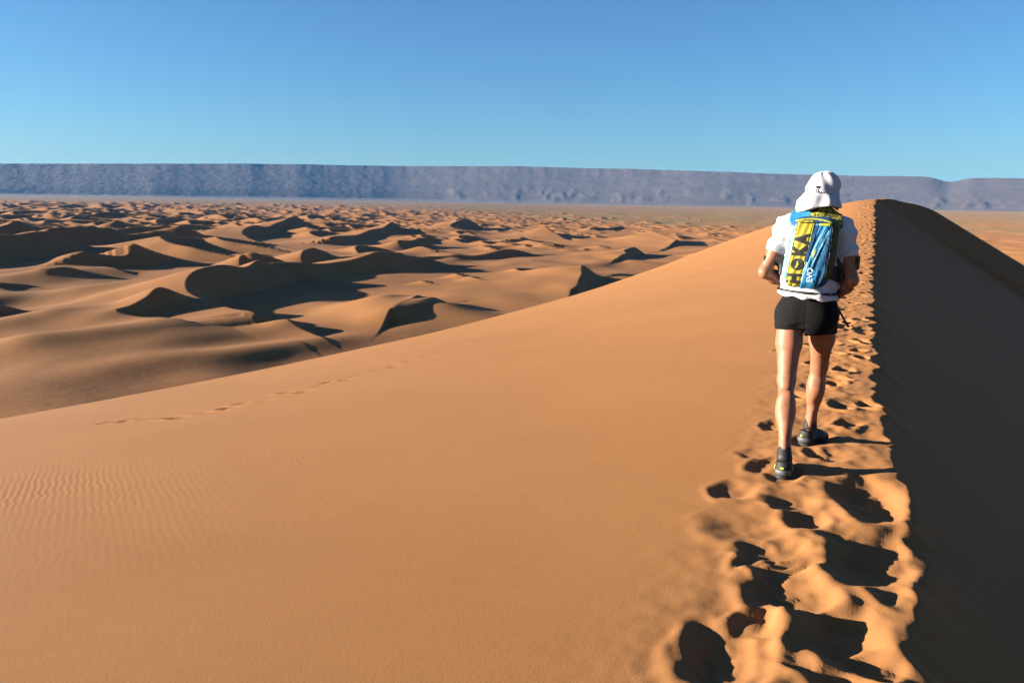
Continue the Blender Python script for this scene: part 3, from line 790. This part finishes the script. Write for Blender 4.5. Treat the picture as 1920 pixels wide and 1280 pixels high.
# ---- white sun cap with neck flap
def hat_mesh():
    F = Field((-.19, -.09, 1.50), (.22, .36, 1.83), .0048)
    F.ell((.030, .14, 1.702), (.094, .114, .098), .02)
    F.cap((.028, .145, 1.70), (.022, .130, 1.660), .095, .098, .02, 1.1)
    F.cap((.018, .115, 1.655), (.010, .075, 1.58), .104, .134, .012, .95)     # flap fans out over the collar
    F.ell((.026, .265, 1.672), (.085, .075, .014), .02)                   # bill
    X, Y, Z = F.full
    low = sstep(1.70, 1.6, Z)
    ang = np.arctan2(X - .02, -(Y - .12))
    fold = .009 * low * np.sin(ang * 9 + 3 * wob(X, Y, Z, 14, 11)) + .003 * wob(X, Y, Z, 70, 12) + .004 * (1 - low) * np.sin(ang * 6 + 25 * Z)
    fold = fold + .011 * np.exp(-((Z - 1.668 - .15 * (Y - .05)) / .008) ** 2)                            # gathered band
    F.v = (F.v + fold).astype(np.float32)
    F.cut((1.566 + .02 * np.sin(ang * 2 + .6) + .10 * np.maximum(Y - .02, 0) - Z) * np.ones_like(F.v), .004)
    # open face and hollow below the band
    inner = np.sqrt(((X - .022) / .094) ** 2 + ((Y - .16) / .105) ** 2) - 1
    F.v = np.where(Z < 1.64, np.maximum(F.v, -(inner * .09)), F.v).astype(np.float32)
    F.cut(np.minimum(Z - 1.0, np.minimum(1.668 - Z, Y - .20)) * np.ones_like(F.v))
    return F
def strip(name, pts, width, thick, mat, parent, side=(1, 0, 0)):
    """flat webbing along points"""
    pts = [np.array(p, float) for p in pts]; V_ = []; Q = []
    for i, p in enumerate(pts):
        d = pts[min(i + 1, len(pts) - 1)] - pts[max(i - 1, 0)]; d = d / np.linalg.norm(d)
        s = np.array(side, float); s = s - d * (s @ d); s /= np.linalg.norm(s); n_ = np.cross(d, s)
        for a, b in ((-1, -1), (1, -1), (1, 1), (-1, 1)): V_.append(p + s * width / 2 * a + n_ * thick / 2 * b)
    for i in range(len(pts) - 1):
        for j in range(4):
            a = i * 4 + j; b = i * 4 + (j + 1) % 4; Q.append((a, b, b + 4, a + 4))
    Q.append((3, 2, 1, 0)); k = 4 * (len(pts) - 1); Q.append((k, k + 1, k + 2, k + 3))
    return add_obj(name, mesh_np(name, np.array(V_), np.array(Q), False), mat, parent)

HF = hat_mesh()
hm_ = HF.mesh('cap', 1)
cap = add_obj('cap', hm_, M_hat, person)
def back_y(F, x, z, y0=-.3, y1=.2):
    x = np.asarray(x, float); z = np.asarray(z, float); ys = np.linspace(y0, y1, 260); out = np.full(x.shape, np.nan)
    for y in ys:
        d = F.sample(np.stack([x, np.full_like(x, y), z], -1)); hit = (d < 0) & np.isnan(out); out[hit] = y
    return np.where(np.isnan(out), -.1, out)
ty = float(back_y(HF, [.002], [1.700])[0])
tg = Field((-.03, ty - .03, 1.66), (.035, ty + .03, 1.73), .002)
tg.cap((-.004, ty - .004, 1.703), (.008, ty - .004, 1.701), .0075, .0075, .002)
add_obj('toggle', tg.mesh('toggle'), M_black, cap)
def loop(z0, z1, x0):
    zs = np.linspace(z0, z1, 7); xs = x0 - .006 * np.sin(np.linspace(0, math.pi, 7)); ys = back_y(HF, xs, zs) - .003
    strip('drawcord', list(zip(xs, ys, zs)), .003, .003, M_black, cap)
loop(1.696, 1.668, .000); loop(1.696, 1.668, .011)

# ---- shoes and socks
def shoe(an, ang, lab):
    an = np.array(an); s, c = math.sin(ang), math.cos(ang)
    zb = -.046
    def L(F):
        X, Y, Z = F.full; dx, dy = X - an[0], Y - an[1]
        return dx * c - dy * s, dx * s + dy * c, Z - zb            # along toe = v
    def w_(x, y, z): return np.array([an[0] + x * c + y * s, an[1] - x * s + y * c, zb + z])
    lo = an - (.26, .26, .2); hi = an + (.26, .30, .14)
    lo[2] = zb - .02
    F = Field(lo, hi, .0048)
    F.cap(w_(0, -.045, .052), w_(.0, .10, .050), .047, .046, .03, 1); F.cap(w_(0, .08, .044), w_(.006, .18, .032), .046, .034, .03)
    F.cap(w_(0, -.045, .055), w_(0, -.03, .105), .045, .045, .02); F.cap(w_(0, -.02, .07), w_(0, .05, .085), .038, .030, .03)
    u, v, z = L(F)
    F.v = (F.v + .0022 * np.sin(v * 130) * np.exp(-((z - .085) / .03) ** 2) * (np.abs(u) < .03)).astype(np.float32)
    F.cut((z - .106 - .12 * np.abs(v + .02)) * np.ones_like(F.v), .004); F.cut((.018 - z) * np.ones_like(F.v))
    up = add_obj('shoe', F.mesh('shoe'), M_shoe, person); up['label'] = lab
    G = Field(lo, hi, .0048); u, v, z = L(G)
    wd = .049 + .010 * sstep(.02, .12, v) - .006 * np.exp(-((v - .03) / .04) ** 2)
    end = np.maximum(v - .135, 0) ** 2 + np.maximum(-.045 - v, 0) ** 2
    d2 = np.sqrt((u / wd * .045) ** 2 + end * 1.0) - .045
    lug = .004 * np.sign(np.sin(v * 210)) * (z < .008)
    top = .030 + .10 * np.maximum(-.05 - v, 0)
    G.v = np.maximum(np.maximum(d2 + lug, z - top), -z + .18 * np.maximum(v - .13, 0)).astype(np.float32)
    add_obj('sole', G.mesh('sole', 1), M_sole, up)
    H = Field(lo, hi, .0045); H.v = F.sample(np.stack([a.ravel() for a in np.broadcast_arrays(*H.full)], -1)).reshape(H.v.shape).astype(np.float32) - .004
    u, v, z = L(H)
    A = H.v.copy()
    H.v = np.maximum(A, np.maximum(v + .066, np.abs(z - .050) - .016)).astype(np.float32); add_obj('heel_patch', H.mesh('heel_patch', 0), M_grey, up)
    H.v = np.maximum(A, np.maximum(v + .070, np.abs(z - .078) - .006)).astype(np.float32); H.v = np.maximum(np.maximum(H.v, -u - .020), u - .004).astype(np.float32); add_obj('heel_tab', H.mesh('heel_tab', 0), M_lime, up)
    H.v = np.maximum(A, np.maximum(np.abs(v + .030) - .005, np.abs(z - .066) - .018)).astype(np.float32); add_obj('side_stripe', H.mesh('side_stripe', 0), M_lime if ang < 0 else M_red, up)
    S = Field(an - (.08, .09, .02), an + (.08, .09, .15), .0048)
    kn = V('kneeL') if ang < 0 else V('kneeR')
    S.cap(an, lerp(an, kn, .095), .047, .0405, .01); add_obj('sock', S.mesh('sock'), M_black, person)
shoe(J['ankL'], ANGL, 'rear left shoe planted on the sand')
shoe(J['ankR'], ANGR, 'forward right shoe with toes turned outwards')

# ================================================================== running backpack
pack = bpy.data.objects.new('running_backpack', None); COL.objects.link(pack)
pack.location = PLOC; pack.rotation_euler = (0, 0, -RIDGE); pack.empty_display_size = .1
pack['label'] = 'blue and yellow running backpack worn over the white shirt'; pack['category'] = 'backpack'
PL = lambda z: np.interp(z, [1.07, 1.10, 1.17, 1.25, 1.45, 1.52], [-.125, -.140, -.160, -.158, -.130, -.105])
PR = lambda z: np.interp(z, [1.07, 1.10, 1.17, 1.30, 1.45, 1.52], [.055, .085, .120, .138, .142, .115])
def pack_base(h=.005):
    F = Field((-.20, -.19, 1.03), (.20, .06, 1.58), h)
    X, Y, Z = F.full
    cx = (PL(Z) + PR(Z)) / 2; hw = (PR(Z) - PL(Z)) / 2
    dep = np.interp(Z, [1.06, 1.12, 1.25, 1.42, 1.53], [.030, .056, .066, .052, .022])
    cy = np.interp(Z, [1.06, 1.3, 1.53], [-.062, -.062, -.045])
    r = .045
    qx = np.abs(X - cx) - (hw - r); qy = np.abs(Y - cy) - (dep - .03) * (1 - .35 * ((X - cx) / hw) ** 2); qz = np.abs(Z - 1.302) - (.222 - r)
    d = np.sqrt(np.maximum(qx, 0) ** 2 + np.maximum(qy, 0) ** 2 * 1.6 + np.maximum(qz, 0) ** 2) + np.minimum(np.maximum(np.maximum(qx, qy), qz), 0) - r
    F.v = (d + .0025 * wob(X, Y, Z, 55, 21)).astype(np.float32)
    return F
PF = pack_base()
add_obj('pack_bag', PF.mesh('pack_bag'), M_deep, pack)
def panel(name, mat, left, right, z0, z1, grow=.004, wr=.0, wfr=60, seed=1, parent=None, front=True):
    """cloth panel lying on the bag between the lines left(z) and right(z)"""
    F = Field(PF.lo, [a[-1] for a in PF.ax], PF.h); X, Y, Z = F.full
    A = PF.v - grow
    if wr: A = A + (wr * np.sin(wfr * (X - .35 * Z) + 1.5 * wob(X, Y, Z, 20, seed))).astype(np.float32)
    l, r_ = left(Z), right(Z)
    B = np.maximum(np.maximum(l - X, X - r_), np.maximum(z0(X) - Z, Z - z1(X)))
    B = np.maximum(B, Y - (-.055 if front else -.02))
    B = np.maximum(B, -(PF.v + .004))
    F.v = np.maximum(A, B).astype(np.float32)
    return add_obj(name, F.mesh(name, 1), mat, parent or pack)
lin = lambda za, xa, zb, xb: (lambda Z: xa + (xb - xa) * (Z - za) / (zb - za))
const = lambda v: (lambda q: v + 0 * q)
yl, yr = lin(1.10, -.137, 1.495, -.090), lin(1.10, -.055, 1.505, .002)
panel('side_panel', M_cyan, lambda Z: PL(Z) - .02, yl, const(1.12), const(1.47), .004, .003, 90, 2)
panel('logo_panel', M_yel, yl, yr, const(1.092), lambda X: 1.500 - .2 * np.maximum(-.06 - X, 0), .006, .0022, 150, 3)
blm = lin(1.10, -.055, 1.505, .004)
panel('stretch_panel', M_blue, blm, lambda Z: np.minimum(PR(Z) - .028, np.interp(Z, [1.08, 1.13, 1.2, 1.45], [.06, .075, .092, .108])), const(1.07), const(1.49), .005, .0022, 120, 4)
panel('bottle_flap', M_blue2, lin(1.20, -.040, 1.47, .030), lin(1.20, .010, 1.47, .100), const(1.16), const(1.468), .0105, .004, 190, 5)
panel('base_panel', M_blue2, lin(1.08, -.056, 1.20, -.040), lin(1.08, .035, 1.20, .052), const(1.074), const(1.205), .0105, .002, 90, 6)
panel('flap_trim', M_lime, lin(1.20, -.034, 1.47, .032), lin(1.20, .008, 1.47, .099), const(1.467), const(1.488), .011)
panel('top_piping', M_lime, lambda Z: PL(Z) + .004, lambda Z: PR(Z) - .02, lambda X: 1.503 - 1.6 * (X + .01) ** 2, lambda X: 1.514 - 1.6 * (X + .01) ** 2, .009)
panel('piping', M_lime, lambda Z: yr(Z) + .000, lambda Z: yr(Z) + .007, const(1.10), const(1.49), .0095)
panel('piping', M_lime, lambda Z: yl(Z) - .006, lambda Z: yl(Z), const(1.12), const(1.47), .0085)
panel('side_gusset', M_olive, lambda Z: PR(Z) - .028, lambda Z: PR(Z) + .03, const(1.14), const(1.50), .004, .002, 90, 7, front=False)
panel('gusset_seam', M_black, lambda Z: PR(Z) - .034, lambda Z: PR(Z) - .026, const(1.14), const(1.50), .009)
panel('lime_patch', M_lime, lin(1.28, .004, 1.335, .010), lin(1.28, .022, 1.335, .030), lambda X: 1.272 + .9 * (X - .01), lambda X: 1.318 + .9 * (X - .01), .0155)

def on_pack(name, V2, faces, mat, off=.0125, parent=None):
    V2 = np.array(V2, float)
    y = back_y(PF, V2[:, 0], V2[:, 1]) - off
    me = bpy.data.meshes.new(name); me.from_pydata([(a, b, c) for a, b, c in zip(V2[:, 0], y, V2[:, 1])], [], faces); me.update()
    return add_obj(name, me, mat, parent or pack)
def line_on(name, a, b, wd, mat, off=.016, n=14):
    a = np.array(a); b = np.array(b); d = (b - a) / np.linalg.norm(b - a); s = np.array([-d[1], d[0]]) * wd / 2
    V2 = []; Q = []
    for i in range(n + 1):
        p = a + (b - a) * i / n; V2 += [p - s, p + s]
    for i in range(n): Q.append((2 * i, 2 * i + 1, 2 * i + 3, 2 * i + 2))
    return on_pack(name, V2, Q, mat, off)
line_on('pale_stripe', (.092, 1.44), (.000, 1.20), .0032, M_cyan, .0165)
line_on('pale_stripe', (.078, 1.45), (-.012, 1.215), .0022, M_cyan, .0165)
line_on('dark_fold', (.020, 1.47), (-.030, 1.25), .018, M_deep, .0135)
def letters(txt, size, cx, cz, mat, off, bold=0.0, stretch=1.0):
    """lettering turned to read from the bottom of the pack upwards"""
    cu = bpy.data.curves.new('lettering', 'FONT'); cu.body = txt; cu.size = size; cu.align_x = 'CENTER'; cu.align_y = 'CENTER'; cu.offset = bold; cu.resolution_u = 4
    o = bpy.data.objects.new('lettering_tmp', cu); COL.objects.link(o)
    dg = bpy.context.evaluated_depsgraph_get(); me0 = bpy.data.meshes.new_from_object(o.evaluated_get(dg))
    bpy.data.objects.remove(o)
    bm = bmesh.new(); bm.from_mesh(me0); bmesh.ops.triangulate(bm, faces=bm.faces[:])
    bmesh.ops.subdivide_edges(bm, edges=bm.edges[:], cuts=1)
    V2 = [(cx - v.co.y, cz + v.co.x * stretch) for v in bm.verts]; fs = [[v.index for v in f.verts] for f in bm.faces]
    bm.free()
    return on_pack('lettering', V2, fs, mat, off)
ymid = lambda z: (yl(z) + yr(z)) / 2
for ch, z in (('H', 1.145), ('K', 1.312), ('A', 1.385)):
    letters(ch, .108, float(ymid(z)) + .002, z, M_black, .0105, .006, .80)
# round emblem between the H and the K: black disc, yellow bird
ez = 1.232; ex = float(ymid(ez)) + .001
ring = [(ex, ez)] + [(ex + .036 * math.cos(a), ez + .036 * math.sin(a)) for a in np.linspace(0, 2 * math.pi, 28, endpoint=False)]
em = on_pack('emblem', ring, [(0, i, i % 28 + 1) for i in range(1, 29)], M_black, .0105)
bird = [(-.001, .026), (.004, .012), (.011, .004), (.006, -.006), (.003, -.014), (-.008, -.026), (-.012, -.022), (-.004, -.010), (-.006, .0), (-.001, .008)]
on_pack('emblem_bird', [(ex + .001, ez)] + [(ex + a, ez + b) for a, b in bird], [(0, i, i % 10 + 1) for i in range(1, 11)], M_lime, .0125)
letters('EVO', .047, .002, 1.170, M_pale, .0155, .0006, 1.0)

# straps lie on the shirt
SF = shirt_field(.0056, 0.0, (-.30, -.14, .95), (.28, .30, 1.60))
def on_shirt(name, mat, region, grow=.012, thick=.02, relax=1):
    F = Field(SF.lo, [a[-1] for a in SF.ax], SF.h); X, Y, Z = F.full
    F.v = np.maximum(np.maximum(SF.v - grow, -(SF.v + thick)), region(X, Y, Z)).astype(np.float32)
    return add_obj(name, F.mesh(name, relax), mat, pack)
sl_ = lambda Z: np.interp(Z, [1.05, 1.2, 1.4, 1.54], [-.125, -.115, -.105, -.085])
sr_ = lambda Z: np.interp(Z, [1.05, 1.2, 1.4, 1.54], [.135, .120, .112, .090])
on_shirt('shoulder_strap', M_blue2, lambda X, Y, Z: np.maximum(np.abs(X - sl_(Z)) - .040 - .022 * (Y < .06) * sstep(1.45, 1.5, Z), np.maximum(1.12 - Z, np.where(Y < .06, 1.44 - Z, -1))), .014)
on_shirt('shoulder_strap', M_camo, lambda X, Y, Z: np.maximum(np.abs(X - sr_(Z) + .01 * (Y < .06)) - .044 - .03 * (Y < .06) * sstep(1.42, 1.47, Z), np.maximum(1.12 - Z, np.where(Y < .06, 1.42 - Z, -1))), .014)
on_shirt('yoke', M_camo, lambda X, Y, Z: np.maximum(np.maximum(-.035 - X, X - .10), np.maximum(1.475 - Z, np.maximum(Z - 1.548, Y - .06))), .013)
on_shirt('waist_strap', M_black, lambda X, Y, Z: np.abs(Z - 1.056 + .045 * X) - .0075 + 0 * Y, .011, .006)
on_shirt('side_webbing', M_black, lambda X, Y, Z: np.maximum(np.maximum(.085 - X, np.abs(Z - (1.20 - .45 * (X - .09))) - .045), Y - .11), .011, .008)
on_shirt('side_wing', M_olive, lambda X, Y, Z: np.maximum(np.maximum(.115 - X, np.abs(Z - 1.20) - .085), np.abs(Y - .055) - .05), .018, .01)
on_shirt('side_wing', M_black, lambda X, Y, Z: np.maximum(np.maximum(X + .125, np.abs(Z - 1.21) - .06), np.abs(Y - .045) - .045), .012, .008)
def pouch(name, c, r, mat):
    F = Field(np.array(c) - np.array(r) - .02, np.array(c) + np.array(r) + .02, .0048); F.ell(c, r)
    X, Y, Z = F.full; F.v = (F.v + .003 * wob(X, Y, Z, 70, 31)).astype(np.float32)
    return add_obj(name, F.mesh(name), mat, pack)
pouch('side_pouch', (-.172, .085, 1.215), (.036, .050, .052), M_blue2)
pouch('side_pouch', (.158, .10, 1.20), (.034, .045, .060), M_olive)
strip('hanging_strap', [(.158, .02, 1.045), (.160, -.015, 1.0), (.168, -.02, .975), (.190, -.02, .935), (.214, -.018, .895), (.237, -.015, .860)], .012, .004, M_black, pack, (.8, .5, .2))
F_ = Field((.225, -.03, .845), (.255, .0, .875), .002); F_.cap((.234, -.0155, .864), (.241, -.0145, .853), .008, .0075, .002)
add_obj('strap_end', F_.mesh('strap_end'), M_black, pack)
line_on('bungee_cord', (.080, 1.40), (.088, 1.20), .003, M_black, .014)

line_on('zip', (-.085, 1.487), (.085, 1.487), .0045, M_black, .0135)
line_on('seam', (-.150, 1.20), (-.112, 1.45), .0025, M_deep, .0095)
line_on('seam', (.062, 1.12), (.100, 1.42), .0025, M_black, .0095)
def buckle(c, r):
    F = Field(np.array(c) - np.array(r) - .012, np.array(c) + np.array(r) + .012, .0028); F.ell(c, r); X, Y, Z = F.full
    F.v = np.maximum(F.v, -(np.abs(np.sqrt((X - c[0]) ** 2 + (Z - c[2]) ** 2) - .35 * r[0]) - .002)).astype(np.float32)
    add_obj('buckle', F.mesh('buckle', 0), M_black, pack)
buckle((.035, float(back_y(SF, [.035], [1.505])[0]) - .014, 1.505), (.016, .006, .011))
buckle((.120, float(back_y(SF, [.120], [1.052])[0]) - .010, 1.052), (.018, .006, .012))
